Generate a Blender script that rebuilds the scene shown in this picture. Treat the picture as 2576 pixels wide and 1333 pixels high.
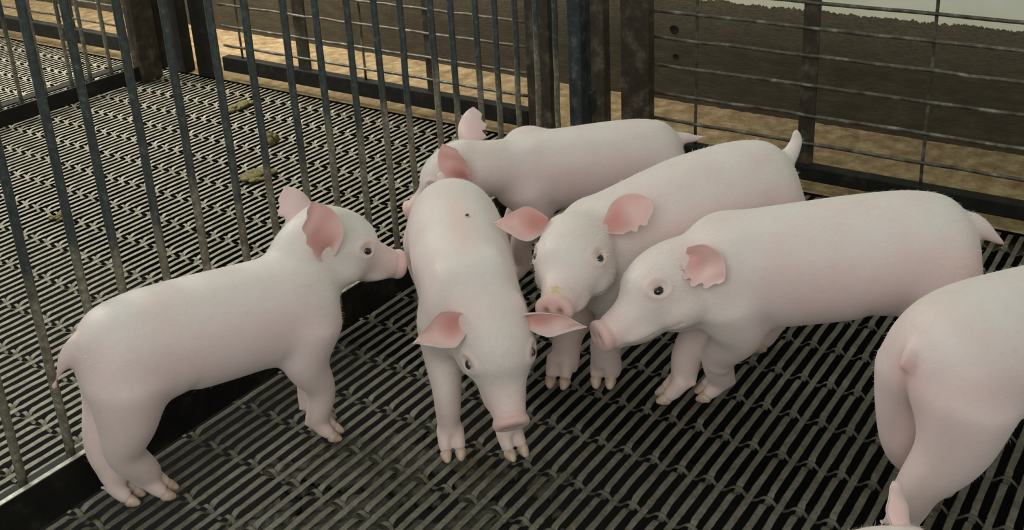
import bpy, bmesh, math, random
import numpy as np
from mathutils import Vector, Matrix, kdtree

# ------------------------------------------------------------------ reset
for o in list(bpy.data.objects):
    bpy.data.objects.remove(o, do_unlink=True)
S = bpy.context.scene
COL = S.collection
rnd = random.Random(7)
RNG = np.random.default_rng(11)

# ------------------------------------------------------------------ camera
YAW, PIT, ROL, FPX = 0.619495715, 0.378580616, -0.0528415773, 2728.74273
_f = Vector((math.cos(PIT)*math.cos(YAW), math.cos(PIT)*math.sin(YAW), -math.sin(PIT)))
_r = _f.cross(Vector((0, 0, 1))).normalized()
_u = _r.cross(_f)
_r2 = math.cos(ROL)*_r + math.sin(ROL)*_u
_u2 = -math.sin(ROL)*_r + math.cos(ROL)*_u
cd = bpy.data.cameras.new('camera')
cam = bpy.data.objects.new('camera', cd)
COL.objects.link(cam)
M = Matrix((_r2, _u2, -_f)).transposed().to_4x4()
M.translation = Vector((0, 0, 1.0))
cam.matrix_world = M
cd.sensor_fit = 'HORIZONTAL'
cd.sensor_width = 36.0
cd.lens = FPX/2576*36.0
cd.shift_x = 0.0
cd.shift_y = -(666.5-400.0)/2576
cd.clip_start = 0.02
S.camera = cam

# ------------------------------------------------------------------ world and lights
w = bpy.data.worlds.new('barn_air')
S.world = w
w.use_nodes = True
bg = w.node_tree.nodes['Background']
bg.inputs[0].default_value = (0.80, 0.86, 0.80, 1)
bg.inputs[1].default_value = 0.42

def area(name, loc, target, sx, sy, power, col):
    l = bpy.data.lights.new(name, 'AREA')
    l.shape = 'RECTANGLE'; l.size = sx; l.size_y = sy
    l.energy = power; l.color = col
    o = bpy.data.objects.new(name, l)
    COL.objects.link(o)
    o.location = loc
    d = Vector(target)-Vector(loc)
    o.rotation_euler = d.to_track_quat('-Z', 'Y').to_euler()
    return o
area('ceiling_or_fill_light', (1.0, 3.0, 2.5), (1.1, 2.6, 0), 0.4, 2.4, 9, (1.0, 0.99, 0.92))
area('ceiling_or_fill_light', (-1.5, -0.3, 2.2), (1.2, 0.8, 0.1), 2.4, 1.4, 33, (0.94, 1.0, 0.96))  # fill from behind the camera, added to brighten the piglets' near sides
area('ceiling_or_fill_light', (1.3, 4.4, 2.2), (2.1, 2.8, 0), 1.2, 0.8, 50, (1.0, 0.97, 0.90))
area('ceiling_or_fill_light', (1.95, 3.3, 2.3), (2.35, 2.9, 0), 0.3, 1.6, 20, (1.0, 0.96, 0.87)).data.spread = math.radians(80)  # narrow lamp over the wall, added to brighten the far-left ledge

S.view_settings.view_transform = 'Standard'
S.view_settings.look = 'None'
S.view_settings.exposure = 0.2
S.view_settings.gamma = 1.0
S.view_settings.use_curve_mapping = False

# ------------------------------------------------------------------ node helpers
def mat(name):
    m = bpy.data.materials.new(name)
    m.use_nodes = True
    nt = m.node_tree
    return m, nt, nt.nodes['Principled BSDF']

def N(nt, t, **kw):
    n = nt.nodes.new(t)
    for k, v in kw.items():
        setattr(n, k, v)
    return n

def noise(nt, scale, detail=4, rough=0.55, vec=None, dim='3D'):
    n = N(nt, 'ShaderNodeTexNoise')
    n.noise_dimensions = dim
    n.inputs['Scale'].default_value = scale
    n.inputs['Detail'].default_value = detail
    n.inputs['Roughness'].default_value = rough
    if vec is not None:
        nt.links.new(vec, n.inputs['Vector'])
    return n.outputs['Fac']

def ramp(nt, fac, stops, interp='LINEAR'):
    r = N(nt, 'ShaderNodeValToRGB')
    r.color_ramp.interpolation = interp
    e = r.color_ramp.elements
    while len(e) < len(stops):
        e.new(0.5)
    for i, (p, c) in enumerate(stops):
        e[i].position = p
        e[i].color = (c, c, c, 1) if isinstance(c, (int, float)) else (*c, 1)
    nt.links.new(fac, r.inputs[0])
    return r.outputs[0]

def mixc(nt, fac, a, b, mode='MIX'):
    m = N(nt, 'ShaderNodeMix', data_type='RGBA', blend_type=mode)
    if isinstance(fac, (int, float)):
        m.inputs[0].default_value = fac
    else:
        nt.links.new(fac, m.inputs[0])
    for i, v in ((6, a), (7, b)):
        if isinstance(v, tuple):
            m.inputs[i].default_value = (*v, 1)
        else:
            nt.links.new(v, m.inputs[i])
    return m.outputs[2]

def math_n(nt, op, a, b=0.0):
    m = N(nt, 'ShaderNodeMath', operation=op)
    for i, v in ((0, a), (1, b)):
        if isinstance(v, (int, float)):
            m.inputs[i].default_value = v
        else:
            nt.links.new(v, m.inputs[i])
    return m.outputs[0]

def bump(nt, bs, h, strength, dist):
    b = N(nt, 'ShaderNodeBump')
    b.inputs['Strength'].default_value = strength
    b.inputs['Distance'].default_value = dist
    nt.links.new(h, b.inputs['Height'])
    nt.links.new(b.outputs[0], bs.inputs['Normal'])

def geo_pos(nt):
    return N(nt, 'ShaderNodeNewGeometry').outputs['Position']

def zval(nt, pos):
    s = N(nt, 'ShaderNodeSeparateXYZ')
    nt.links.new(pos, s.inputs[0])
    return s.outputs

# ------------------------------------------------------------------ materials
def m_floor():
    m, nt, b = mat('galvanised_wire_dirty')
    p = geo_pos(nt)
    n1 = noise(nt, 9, 5, 0.6, p)
    n2 = noise(nt, 140, 4, 0.7, p)
    n3 = noise(nt, 38, 5, 0.65, p)
    c = ramp(nt, n3, [(0.30, (0.10, 0.082, 0.044)), (0.47, (0.225, 0.20, 0.135)), (0.66, (0.37, 0.35, 0.28))])
    c2 = ramp(nt, n2, [(0.35, (0.12, 0.092, 0.044)), (0.62, (0.42, 0.40, 0.33))])
    c = mixc(nt, 0.45, c, c2)
    ru = ramp(nt, n1, [(0.60, 0.0), (0.70, 0.5)])
    c = mixc(nt, ru, c, (0.20, 0.145, 0.055))
    # mixed darker in the near pen, left paler behind the gate
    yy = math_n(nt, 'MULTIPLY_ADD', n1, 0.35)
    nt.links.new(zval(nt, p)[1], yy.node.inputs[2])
    near_mix = ramp(nt, math_n(nt, 'MULTIPLY', yy, 0.5), [(0.66, 0.52), (0.76, 0.0)])
    c = mixc(nt, near_mix, c, (0.040, 0.036, 0.020))
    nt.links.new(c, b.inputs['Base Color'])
    rr = ramp(nt, n3, [(0.3, 0.33), (0.7, 0.52)])
    nt.links.new(rr, b.inputs['Roughness'])
    b.inputs['Metallic'].default_value = 0.18
    b.inputs['Specular IOR Level'].default_value = 0.7
    bump(nt, b, noise(nt, 190, 5, 0.75, p), 0.8, 0.0020)
    return m

def m_painted_bar():
    m, nt, b = mat('worn_painted_steel')
    p = geo_pos(nt)
    xyz = zval(nt, p)
    n1 = noise(nt, 16, 4, 0.6, p)
    n2 = noise(nt, 90, 5, 0.7, p)
    blue = ramp(nt, n2, [(0.3, (0.020, 0.025, 0.025)), (0.55, (0.044, 0.052, 0.050)), (0.75, (0.12, 0.135, 0.125))])
    dirt = ramp(nt, n2, [(0.3, (0.085, 0.070, 0.042)), (0.52, (0.165, 0.148, 0.105)), (0.72, (0.34, 0.32, 0.27))])
    # manure splash rises unevenly from the floor: height of the edge wanders
    obn = N(nt, 'ShaderNodeTexNoise'); obn.inputs['Scale'].default_value = 7.0
    cm = N(nt, 'ShaderNodeCombineXYZ'); nt.links.new(xyz[0], cm.inputs[0]); nt.links.new(xyz[1], cm.inputs[1])
    nt.links.new(cm.outputs[0], obn.inputs['Vector'])
    edge = math_n(nt, 'MULTIPLY_ADD', obn.outputs['Fac'], 0.55)
    edge.node.inputs[2].default_value = 0.06
    zz = math_n(nt, 'MULTIPLY_ADD', n1, 0.16)
    nt.links.new(xyz[2], zz.node.inputs[2])
    d = math_n(nt, 'SUBTRACT', zz, edge)
    fac = ramp(nt, d, [(0.06, 1.0), (0.12, 0.0)])
    c = mixc(nt, fac, blue, dirt)
    nt.links.new(c, b.inputs['Base Color'])
    b.inputs['Roughness'].default_value = 0.45
    b.inputs['Metallic'].default_value = 0.1
    bump(nt, b, n2, 0.4, 0.001)
    return m

def m_simple_noise(name, stops, scale, rough=0.6, metal=0.0, bscale=None, bst=0.3, bd=0.002, detail=6, spec=0.5):
    m, nt, b = mat(name)
    p = geo_pos(nt)
    c = ramp(nt, noise(nt, scale, detail, 0.65, p), stops)
    nt.links.new(c, b.inputs['Base Color'])
    b.inputs['Roughness'].default_value = rough
    b.inputs['Metallic'].default_value = metal
    b.inputs['Specular IOR Level'].default_value = spec
    bump(nt, b, noise(nt, bscale or scale*3, 5, 0.7, p), bst, bd)
    return m

def m_wall():
    m, nt, b = mat('stained_concrete_cream_paint')
    p = geo_pos(nt)
    xyz = zval(nt, p)
    mp = N(nt, 'ShaderNodeMapping'); mp.inputs['Scale'].default_value = (1, 1, 3.2)
    nt.links.new(p, mp.inputs['Vector'])
    n1 = noise(nt, 14, 8, 0.7, mp.outputs[0])
    n2 = noise(nt, 60, 6, 0.7, mp.outputs[0])
    dark = ramp(nt, n1, [(0.28, (0.030, 0.022, 0.010)), (0.5, (0.050, 0.038, 0.018)), (0.72, (0.085, 0.070, 0.038))])
    grit = ramp(nt, n2, [(0.62, 0.0), (0.74, 0.45)])
    dark = mixc(nt, grit, dark, (0.13, 0.11, 0.065))
    # scuffed band below the paint
    up = ramp(nt, xyz[2], [(0.15, 0.0), (0.29, 0.70)])
    up2 = math_n(nt, 'MULTIPLY', up, ramp(nt, n2, [(0.35, 0.2), (0.65, 1.0)]))
    dark = mixc(nt, up2, dark, (0.185, 0.155, 0.095))
    mp2 = N(nt, 'ShaderNodeMapping'); mp2.inputs['Scale'].default_value = (1, 1, 0.25)
    nt.links.new(p, mp2.inputs['Vector'])
    e = noise(nt, 34, 5, 0.75, mp2.outputs[0])
    zz = math_n(nt, 'MULTIPLY_ADD', e, 0.040)
    nt.links.new(xyz[2], zz.node.inputs[2])
    fac = ramp(nt, zz, [(0.312, 0.0), (0.315, 1.0)], 'CONSTANT')
    cream = ramp(nt, noise(nt, 5, 4, 0.6, p), [(0.3, (0.74, 0.75, 0.62)), (0.7, (0.84, 0.85, 0.72))])
    low = ramp(nt, xyz[2], [(0.30, 0.55), (0.36, 0.0)])
    cream = mixc(nt, low, cream, (0.80, 0.74, 0.50))
    c = mixc(nt, fac, dark, cream)
    nt.links.new(c, b.inputs['Base Color'])
    b.inputs['Roughness'].default_value = 0.7
    h = mixc(nt, fac, n2, (0.9, 0.9, 0.9))
    bump(nt, b, h, 0.6, 0.004)
    return m

def m_skin(name='piglet_skin'):
    m, nt, b = mat(name)
    a = N(nt, 'ShaderNodeAttribute'); a.attribute_name = 'tone'
    tc = N(nt, 'ShaderNodeTexCoord').outputs['Object']
    n1 = noise(nt, 14, 4, 0.55, tc)
    n2 = noise(nt, 90, 5, 0.65, tc)
    mot = ramp(nt, n1, [(0.38, 0.0), (0.68, 0.34)])
    c = mixc(nt, mot, a.outputs['Color'], (0.70, 0.47, 0.43))
    sp = ramp(nt, n2, [(0.30, 0.10), (0.52, 0.0)])
    c = mixc(nt, sp, c, (0.55, 0.40, 0.34))
    nt.links.new(c, b.inputs['Base Color'])
    b.inputs['Roughness'].default_value = 0.52
    b.inputs['Specular IOR Level'].default_value = 0.35
    b.inputs['Subsurface Weight'].default_value = 0.35
    b.inputs['Subsurface Radius'].default_value = (1.0, 0.38, 0.26)
    b.inputs['Subsurface Scale'].default_value = 0.006
    b.inputs['Sheen Weight'].default_value = 0.25
    b.inputs['Sheen Roughness'].default_value = 0.5
    mp = N(nt, 'ShaderNodeMapping'); mp.inputs['Scale'].default_value = (1, 1, 1)
    nt.links.new(tc, mp.inputs['Vector'])
    h = noise(nt, 260, 4, 0.6, mp.outputs[0])
    bump(nt, b, h, 0.18, 0.0012)
    return m

M_FLOOR = m_floor()
M_BAR = m_painted_bar()
M_WALL = m_wall()
M_SKIN = m_skin()
M_RAIL = m_simple_noise('black_grimy_steel', [(0.3, (0.004, 0.004, 0.0035)), (0.55, (0.010, 0.009, 0.007)), (0.75, (0.038, 0.032, 0.022))], 22, 0.6, 0.0, 120, spec=0.25)
M_LIP = m_simple_noise('polished_rail_edge', [(0.3, (0.16, 0.14, 0.10)), (0.5, (0.40, 0.38, 0.31)), (0.7, (0.50, 0.48, 0.41))], 45, 0.35, 0.25, 120)
M_RUST = m_simple_noise('rusty_brown_steel', [(0.3, (0.020, 0.014, 0.009)), (0.52, (0.042, 0.031, 0.019)), (0.72, (0.12, 0.10, 0.07))], 26, 0.5, 0.1, 130)
M_DARKPOST = m_simple_noise('dark_blue_grey_steel', [(0.3, (0.012, 0.015, 0.016)), (0.55, (0.035, 0.042, 0.044)), (0.75, (0.13, 0.14, 0.13))], 30, 0.42, 0.2, 120)
M_WIRE = m_simple_noise('weathered_wire', [(0.32, (0.035, 0.026, 0.016)), (0.52, (0.10, 0.088, 0.065)), (0.70, (0.26, 0.25, 0.21))], 30, 0.4, 0.3, 160)
M_LEDGE = m_simple_noise('manure_stained_concrete', [(0.28, (0.17, 0.105, 0.042)), (0.47, (0.29, 0.195, 0.090)), (0.72, (0.50, 0.38, 0.21))], 24, 0.8, 0.0, 110, 0.7, 0.006)
M_PIT = m_simple_noise('slurry_and_pit_shade', [(0.3, (0.0012, 0.001, 0.0008)), (0.7, (0.004, 0.0036, 0.003))], 12, 0.7, spec=0.2)  # slurry taken near-black, so the shade below the slats is in the colour
M_MUCK = m_simple_noise('caked_muck', [(0.3, (0.020, 0.018, 0.010)), (0.5, (0.048, 0.044, 0.028)), (0.72, (0.11, 0.10, 0.066))], 60, 0.45, 0.0, 200, 0.8, 0.004)
M_DUNG = m_simple_noise('green_brown_dung', [(0.3, (0.07, 0.055, 0.014)), (0.55, (0.17, 0.14, 0.04)), (0.75, (0.36, 0.33, 0.15))], 120, 0.7, 0.0, 300, 0.9, 0.003)
M_HOOF = m_simple_noise('horn_yellow_brown', [(0.3, (0.40, 0.25, 0.17)), (0.6, (0.62, 0.46, 0.36))], 90, 0.45)
def m_eye():
    m, nt, b = mat('dark_eye')
    b.inputs['Base Color'].default_value = (0.008, 0.009, 0.012, 1)
    b.inputs['Roughness'].default_value = 0.06
    b.inputs['Specular IOR Level'].default_value = 0.7
    return m
M_EYE = m_eye()
def m_hair():
    m, nt, b = mat('fine_white_bristle')
    b.inputs['Base Color'].default_value = (0.86, 0.82, 0.72, 1)
    b.inputs['Roughness'].default_value = 0.5
    b.inputs['Transmission Weight'].default_value = 0.0
    return m
M_HAIR = m_hair()
def m_fly():
    m, nt, b = mat('black_chitin')
    b.inputs['Base Color'].default_value = (0.01, 0.01, 0.01, 1)
    b.inputs['Roughness'].default_value = 0.3
    return m
M_FLY = m_fly()

# ------------------------------------------------------------------ object helpers
def mesh_obj(name, verts, faces, material, parent=None, smooth=True, origin=None):
    me = bpy.data.meshes.new(name)
    v = np.asarray(verts, float)
    if origin is not None:
        v = v-np.asarray(origin, float)
    me.from_pydata(v.tolist(), [], faces if isinstance(faces, list) else faces.tolist())
    me.update()
    if smooth:
        me.polygons.foreach_set('use_smooth', [True]*len(me.polygons))
    if material:
        me.materials.append(material)
    o = bpy.data.objects.new(name, me)
    COL.objects.link(o)
    if parent is not None:
        o.parent = parent
        if origin is None:
            pass
    elif origin is not None:
        o.location = origin
    return o

def thing(name, label, cat, loc=(0, 0, 0), group=None):
    o = bpy.data.objects.new(name, None)
    COL.objects.link(o)
    o.location = loc
    o.empty_display_size = 0.05
    o['label'] = label; o['category'] = cat
    if group: o['group'] = group
    return o

class MB:
    def __init__(s): s.v = []; s.f = []
    def add(s, v, f):
        n = len(s.v); s.v += [tuple(map(float, p)) for p in v]
        s.f += [tuple(i+n for i in q) for q in f]
    def box(s, x0, x1, y0, y1, z0, z1, bev=0.0015):
        # box with chamfered edges
        b = min(bev, (x1-x0)/3, (y1-y0)/3, (z1-z0)/3)
        bm = bmesh.new()
        bmesh.ops.create_cube(bm, size=1)
        for vv in bm.verts:
            vv.co = Vector(((x0+x1)/2+vv.co.x*(x1-x0), (y0+y1)/2+vv.co.y*(y1-y0), (z0+z1)/2+vv.co.z*(z1-z0)))
        if b > 0.0002:
            bmesh.ops.bevel(bm, geom=bm.edges[:], offset=b, segments=2, affect='EDGES', profile=0.6)
        bm.verts.index_update()
        s.add([q.co[:] for q in bm.verts], [[q.index for q in f.verts] for f in bm.faces])
        bm.free()
    def tube(s, pts, radii, n=10, caps=True):
        pts = np.asarray(pts, float)
        if np.isscalar(radii): radii = [radii]*len(pts)
        V, F = sweep(pts, [(r, r) for r in radii], n=n, caps=caps)
        s.add(V, F)
    def build(s, name, material, parent=None, smooth=True, origin=None):
        return mesh_obj(name, s.v, s.f, material, parent, smooth, origin)

def norm(a):
    a = np.asarray(a, float)
    return a/(np.linalg.norm(a)+1e-12)

def sweep(pts, wh, up=(0, 0, 1), n=16, caps=True, power=2.0, ups=None):
    """loft ellipses (half width along side, half height along up) along pts; rounded caps"""
    pts = np.asarray(pts, float); k = len(pts)
    V = []; F = []
    T = np.zeros_like(pts)
    T[1:-1] = pts[2:]-pts[:-2]; T[0] = pts[1]-pts[0]; T[-1] = pts[-1]-pts[-2]
    prev = None
    for i in range(k):
        t = norm(T[i])
        u0 = np.asarray(ups[i] if ups is not None else up, float)
        sd = np.cross(u0, t)
        if np.linalg.norm(sd) < 0.15:
            sd = prev if prev is not None else np.cross((1, 0, 0), t)
            sd = sd-t*(sd@t)
        sd = norm(sd); prev = sd
        u = np.cross(t, sd)
        w_, h_ = wh[i]
        for j in range(n):
            a = 2*math.pi*j/n
            c, s_ = math.cos(a), math.sin(a)
            c = math.copysign(abs(c)**(2/power), c); s_ = math.copysign(abs(s_)**(2/power), s_)
            V.append(pts[i]+sd*w_*c+u*h_*s_)
    for i in range(k-1):
        for j in range(n):
            a = i*n+j; b = i*n+(j+1) % n
            F.append((a, b, b+n, a+n))
    if caps:
        F.append(tuple(range(n))[::-1])
        F.append(tuple((k-1)*n+j for j in range(n)))
    return V, F

def ellipsoid(c, r, R=None, nu=14, nv=10):
    c = np.asarray(c, float)
    V = []; F = []
    for i in range(nv+1):
        th = math.pi*i/nv
        for j in range(nu):
            ph = 2*math.pi*j/nu
            p = np.array([r[0]*math.sin(th)*math.cos(ph), r[1]*math.sin(th)*math.sin(ph), r[2]*math.cos(th)])
            if R is not None: p = R@p
            V.append(c+p)
    for i in range(nv):
        for j in range(nu):
            a = i*nu+j; b = i*nu+(j+1) % nu
            F.append((a, a+nu, b+nu, b))
    return V, F

# ------------------------------------------------------------------ setting: floor, pit, ledge, wall
X0 = 0.862; PX_ = 0.1045; PR = 0.0222; Y0 = 0.0152; D = 0.0106; RW = 0.0036
def grating_np():
    xs_c = [X0+PX_*j for j in range(-17, 13)]
    x_lo, x_hi = X0+PX_*(-17)-0.05, 2.185
    offs = np.array([-0.052, -0.026, -0.016, -0.010, -0.006, -0.002, 0.002, 0.006, 0.010, 0.016, 0.026])
    n = 8
    ang = np.arange(n)*2*math.pi/n
    AV = []; AF = []; base = 0
    def push(P, T, rad):
        nonlocal base
        k = len(P)
        side = np.cross(np.array([0, 0, 1.0]), T); side /= np.linalg.norm(side, axis=1)[:, None]
        up = np.cross(T, side)
        ring = P[:, None, :]+rad[:, None, None]*(side[:, None, :]*np.cos(ang)[None, :, None]+up[:, None, :]*np.sin(ang)[None, :, None])
        AV.append(ring.reshape(-1, 3))
        i = np.arange(k-1)[:, None]*n; j = np.arange(n)[None, :]
        a = i+j; b = i+(j+1) % n
        AF.append((np.stack([a, b, b+n, a+n], -1).reshape(-1, 4))+base)
        base += k*n
    for i in range(-32, 232):
        y = Y0+PR*i+rnd.uniform(-0.0007, 0.0007)
        xs = []
        for j, xc in enumerate(xs_c):
            xs += list(xc+offs)
        xs = np.array([q for q in xs if x_lo <= q <= x_hi]+[x_hi])
        z = np.full(len(xs), -D/2)
        for j, xc in enumerate(xs_c):
            if (i+(j-17)) % 2 == 0:
                z -= 0.0090*np.exp(-np.abs((xs-xc)/0.0090)**2.6)
        z += RNG.normal(0, 0.0003, len(xs))
        P = np.stack([xs, np.full(len(xs), y)+RNG.normal(0, 0.0002, len(xs)), z], 1)
        T = np.gradient(P, axis=0)
        push(P, T, np.full(len(P), D/2)*(1+RNG.normal(0, 0.05, len(P))))
    for j, xc in enumerate(xs_c):
        if xc > x_hi-0.02: continue
        ys = np.arange(Y0+PR*-32, Y0+PR*231, PR/6)
        
        ph = (ys-Y0)/PR+(j-17)
        s = np.cos(math.pi*ph)
        z = -0.0098+0.0062*np.sign(s)*np.abs(s)**0.8
        P = np.stack([np.full(len(ys), xc)+RNG.normal(0, 0.0002, len(ys)), ys, z], 1)
        T = np.gradient(P, axis=0)
        push(P, T, np.full(len(P), RW))
    return np.concatenate(AV), np.concatenate(AF)
gv, gf = grating_np()
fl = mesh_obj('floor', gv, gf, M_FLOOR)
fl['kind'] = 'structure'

# ground below the slats, joined under the same floor
def plane_grid(x0, x1, y0, y1, z, nx, ny, amp, seed, thick=0.06):
    r = np.random.default_rng(seed)
    xs = np.linspace(x0, x1, nx); ys = np.linspace(y0, y1, ny)
    V = []; F = []
    for i in range(nx):
        for j in range(ny):
            V.append((xs[i], ys[j], z+r.uniform(-amp, amp)))
    for i in range(nx-1):
        for j in range(ny-1):
            a = i*ny+j
            F.append((a, a+ny, a+ny+1, a+1))
    k = len(V)
    V += [(x0, y0, z-thick), (x0, y1, z-thick), (x1, y1, z-thick), (x1, y0, z-thick)]
    F.append((k, k+1, k+2, k+3))
    # skirt
    def strip(idx, a, b):
        F.append(tuple(idx)+(b, a))
    strip([j for j in range(ny)][::-1], k, k+1)
    strip([(nx-1)*ny+j for j in range(ny)], k+2, k+3)
    strip([i*ny for i in range(nx)], k+3, k)
    strip([i*ny+ny-1 for i in range(nx)][::-1], k+1, k+2)
    return V, F
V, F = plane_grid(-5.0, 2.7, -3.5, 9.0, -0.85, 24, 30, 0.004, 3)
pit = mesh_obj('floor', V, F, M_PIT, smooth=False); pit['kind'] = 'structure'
V, F = plane_grid(2.188, 2.64, -1.4, 5.6, -0.002, 26, 340, 0.0016, 4, 0.06)
ledge = mesh_obj('floor', V, F, M_LEDGE, smooth=True); ledge['kind'] = 'structure'
mb = MB(); mb.box(2.63, 2.78, -2.5, 8.5, -0.87, 2.6, 0.004)
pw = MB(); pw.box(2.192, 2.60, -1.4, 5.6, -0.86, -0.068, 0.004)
pw = pw.build('wall_pit', M_PIT, smooth=False); pw['kind'] = 'structure'  # concrete pit face coloured near-black in place of shade
wall = mb.build('wall_right', M_WALL, smooth=False); wall['kind'] = 'structure'

# pits and form-tie holes in the concrete wall, their shade painted as dark discs
def disc_hole(y, z, r_, name='wall_hole'):
    mbh = MB()
    V = []; F = []
    for q, (rr, xx) in enumerate(((r_*1.15, 2.6300), (r_*1.02, 2.6285), (r_*0.9, 2.6290), (r_*0.78, 2.6296))):
        for j in range(20):
            a = j*math.pi/10
            wob = 1+0.05*math.sin(3*a+q)
            V.append((xx, y+rr*wob*math.cos(a), z+rr*wob*math.sin(a)))
    for q in range(3):
        for j in range(20):
            a = q*20+j; b = q*20+(j+1) % 20
            F.append((a, b, b+20, a+20))
    F.append(tuple(60+j for j in range(20)))
    return V, F
V, F = disc_hole(1.305, 0.205, 0.0115)
h_ = mesh_obj('hole_shade_disc_1', V, F, M_RAIL); h_['kind'] = 'structure'
V, F = disc_hole(1.300, 0.128, 0.0080)
h_ = mesh_obj('hole_shade_disc_2', V, F, M_RAIL); h_['kind'] = 'structure'

# muck caked between the slats
def muck_patch(cx, cy, rx, ry, z, seed, nx=150, ny=150):
    from mathutils import noise as mn
    V = {}; vs = []; F = []
    def h(x, y):
        d = ((x-cx)/rx)**2+((y-cy)/ry)**2
        return 0.85-d+1.3*mn.noise(Vector((x*16+seed, y*16, 0.3)))+0.5*mn.noise(Vector((x*45, y*45+seed, 1.3)))
    xs = np.linspace(cx-rx*1.3, cx+rx*1.3, nx); ys = np.linspace(cy-ry*1.3, cy+ry*1.3, ny)
    def vid(i, j, top):
        key = (i, j, top)
        if key not in V:
            x, y = xs[i], ys[j]
            V[key] = len(vs)
            zz = z-0.0105+0.0065*mn.noise(Vector((x*55, y*55, seed)))+min(0, h(x, y)-0.25)*0.01 if top else z-0.022
            vs.append((x, y, zz))
        return V[key]
    ok = {}
    for i in range(nx-1):
        for j in range(ny-1):
            ok[i, j] = h((xs[i]+xs[i+1])/2, (ys[j]+ys[j+1])/2) > 0.25
    for (i, j), q in ok.items():
        if not q: continue
        F.append((vid(i, j, 1), vid(i+1, j, 1), vid(i+1, j+1, 1), vid(i, j+1, 1)))
        F.append((vid(i, j, 0), vid(i, j+1, 0), vid(i+1, j+1, 0), vid(i+1, j, 0)))
        for di, dj, a, b in ((-1, 0, (i, j), (i, j+1)), (1, 0, (i+1, j+1), (i+1, j)), (0, -1, (i+1, j), (i, j)), (0, 1, (i, j+1), (i+1, j+1))):
            if not ok.get((i+di, j+dj), False):
                F.append((vid(*a, 0), vid(*a, 1), vid(*b, 1), vid(*b, 0)))
    return vs, F
def muck(cx, cy, rx, ry, seed, label):
    V, F = muck_patch(cx, cy, rx, ry, 0.0, seed)
    if not F: return
    o = mesh_obj('caked_muck', V, F, M_MUCK)
    o['kind'] = 'stuff'; o['label'] = label; o['category'] = 'muck'
muck(0.86, 0.86, 0.24, 0.25, 3.1, 'grey-brown muck caked between the slats at the bottom middle')
# droppings on the far pen floor
def dung(x, y, rx, ry, rz, seed, label):
    r = np.random.default_rng(seed)
    mbd = MB()
    for q in range(26):
        a = r.uniform(0, 2*math.pi); d = r.uniform(0, 1)**0.6
        s_ = r.uniform(0.25, 0.5)
        V, F = ellipsoid((x+rx*d*math.cos(a), y+ry*d*math.sin(a), rz*(1-d*d)*0.6), (rx*s_, ry*s_, rz*s_), nu=8, nv=6)
        V = [p+r.normal(0, rz*0.04, 3) for p in V]
        mbd.add(V, F)
    o = mbd.build('dropping', M_DUNG)
    o['label'] = label; o['category'] = 'dropping'; o['group'] = 'droppings on the pen floor behind the bars'
dung(2.021, 2.414, 0.045, 0.022, 0.014, 1, 'small flat green-brown dropping nearest the wall rail, upper left, behind the bars')
dung(1.853, 2.114, 0.020, 0.022, 0.028, 2, 'round green-brown dropping behind a gate bar, above the left piglet\'s ears')
dung(1.655, 1.965, 0.050, 0.030, 0.012, 3, 'pale yellow-green smeared dropping behind the bars left of the left piglet\'s far ear')
dung(1.269, 2.194, 0.022, 0.016, 0.009, 4, 'small yellow dropping between the third and fourth bars from the left')

# ------------------------------------------------------------------ fences
def flat_bar(name, x0, x1, y0, y1, z0, z1, m, parent, bev=0.0015):
    q = MB(); q.box(x0, x1, y0, y1, z0, z1, bev)
    return q.build(name, m, parent, smooth=False)

def rod(name, p0, p1, r_, m, parent, wob=0.0, n=12, k=14):
    p0 = np.array(p0, float); p1 = np.array(p1, float)
    t = np.linspace(0, 1, k)
    P = p0[None]*(1-t[:, None])+p1[None]*t[:, None]
    if wob: P[1:-1] += RNG.normal(0, wob, (k-2, 3))
    R_ = r_*(1+RNG.normal(0, 0.02, k))
    q = MB(); q.tube(P, list(R_), n)
    return q.build(name, m, parent)

gate = thing('pen_gate', 'long pen gate of blue-grey upright bars crossing the left half of the picture', 'gate', (0, 0, 0))
BY = 1.283
bars_x = [-0.597, -0.522, -0.447, -0.372, -0.297, -0.222, -0.147, -0.072, 0.003, 0.078, 0.153, 0.228, 0.303, 0.378, 0.453, 0.527, 0.602, 0.677, 0.750, 0.808, 0.886, 0.960, 1.040, 1.110, 1.188, 1.257, 1.332, 1.404, 1.472, 1.560, 1.620, 1.699, 1.764, 1.835, 1.913, 1.990]
for x in bars_x:
    lean = rnd.uniform(-0.002, 0.004)
    rod('bar', (x, BY, 0.030), (x+lean, BY, 0.985), 0.0063, M_BAR, gate, 0.0004)
flat_bar('bottom_rail', -0.65, 2.070, 1.257, 1.265, 0.004, 0.074, M_RAIL, gate)
flat_bar('rail_lip', -0.65, 2.070, 1.2568, 1.2652, 0.0742, 0.0758, M_LIP, gate, 0.0004)
flat_bar('rail_flange', -0.65, 2.070, 1.288, 1.325, 0.038, 0.043, M_RAIL, gate)
for x in bars_x:
    q = MB(); q.box(x-0.006, x+0.006, 1.2655, 1.288, 0.036, 0.052, 0.002)
    q.build('weld_tab', M_RAIL, gate, smooth=False)
flat_bar('top_rail', -0.65, 2.085, BY-0.016, BY+0.016, 0.985, 1.017, M_BAR, gate, 0.003)
flat_bar('end_stile', 2.070, 2.106, BY-0.018, BY+0.018, 0.012, 1.017, M_DARKPOST, gate, 0.003)
# latch pipe and strap on the end stile
rod('latch_pipe', (2.122, BY-0.006, 0.015), (2.122, BY-0.006, 0.99), 0.0062, M_DARKPOST, gate, 0.0)
flat_bar('hinge_sleeve', 2.109, 2.135, BY-0.020, BY+0.008, 0.125, 0.185, M_DARKPOST, gate, 0.003)
flat_bar('hinge_sleeve', 2.109, 2.135, BY-0.020, BY+0.008, 0.55, 0.61, M_DARKPOST, gate, 0.003)
rod('foot_brace', (2.02, 1.262, 0.018), (2.103, 1.258, 0.055), 0.009, M_DARKPOST, gate, 0.0)

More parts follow.
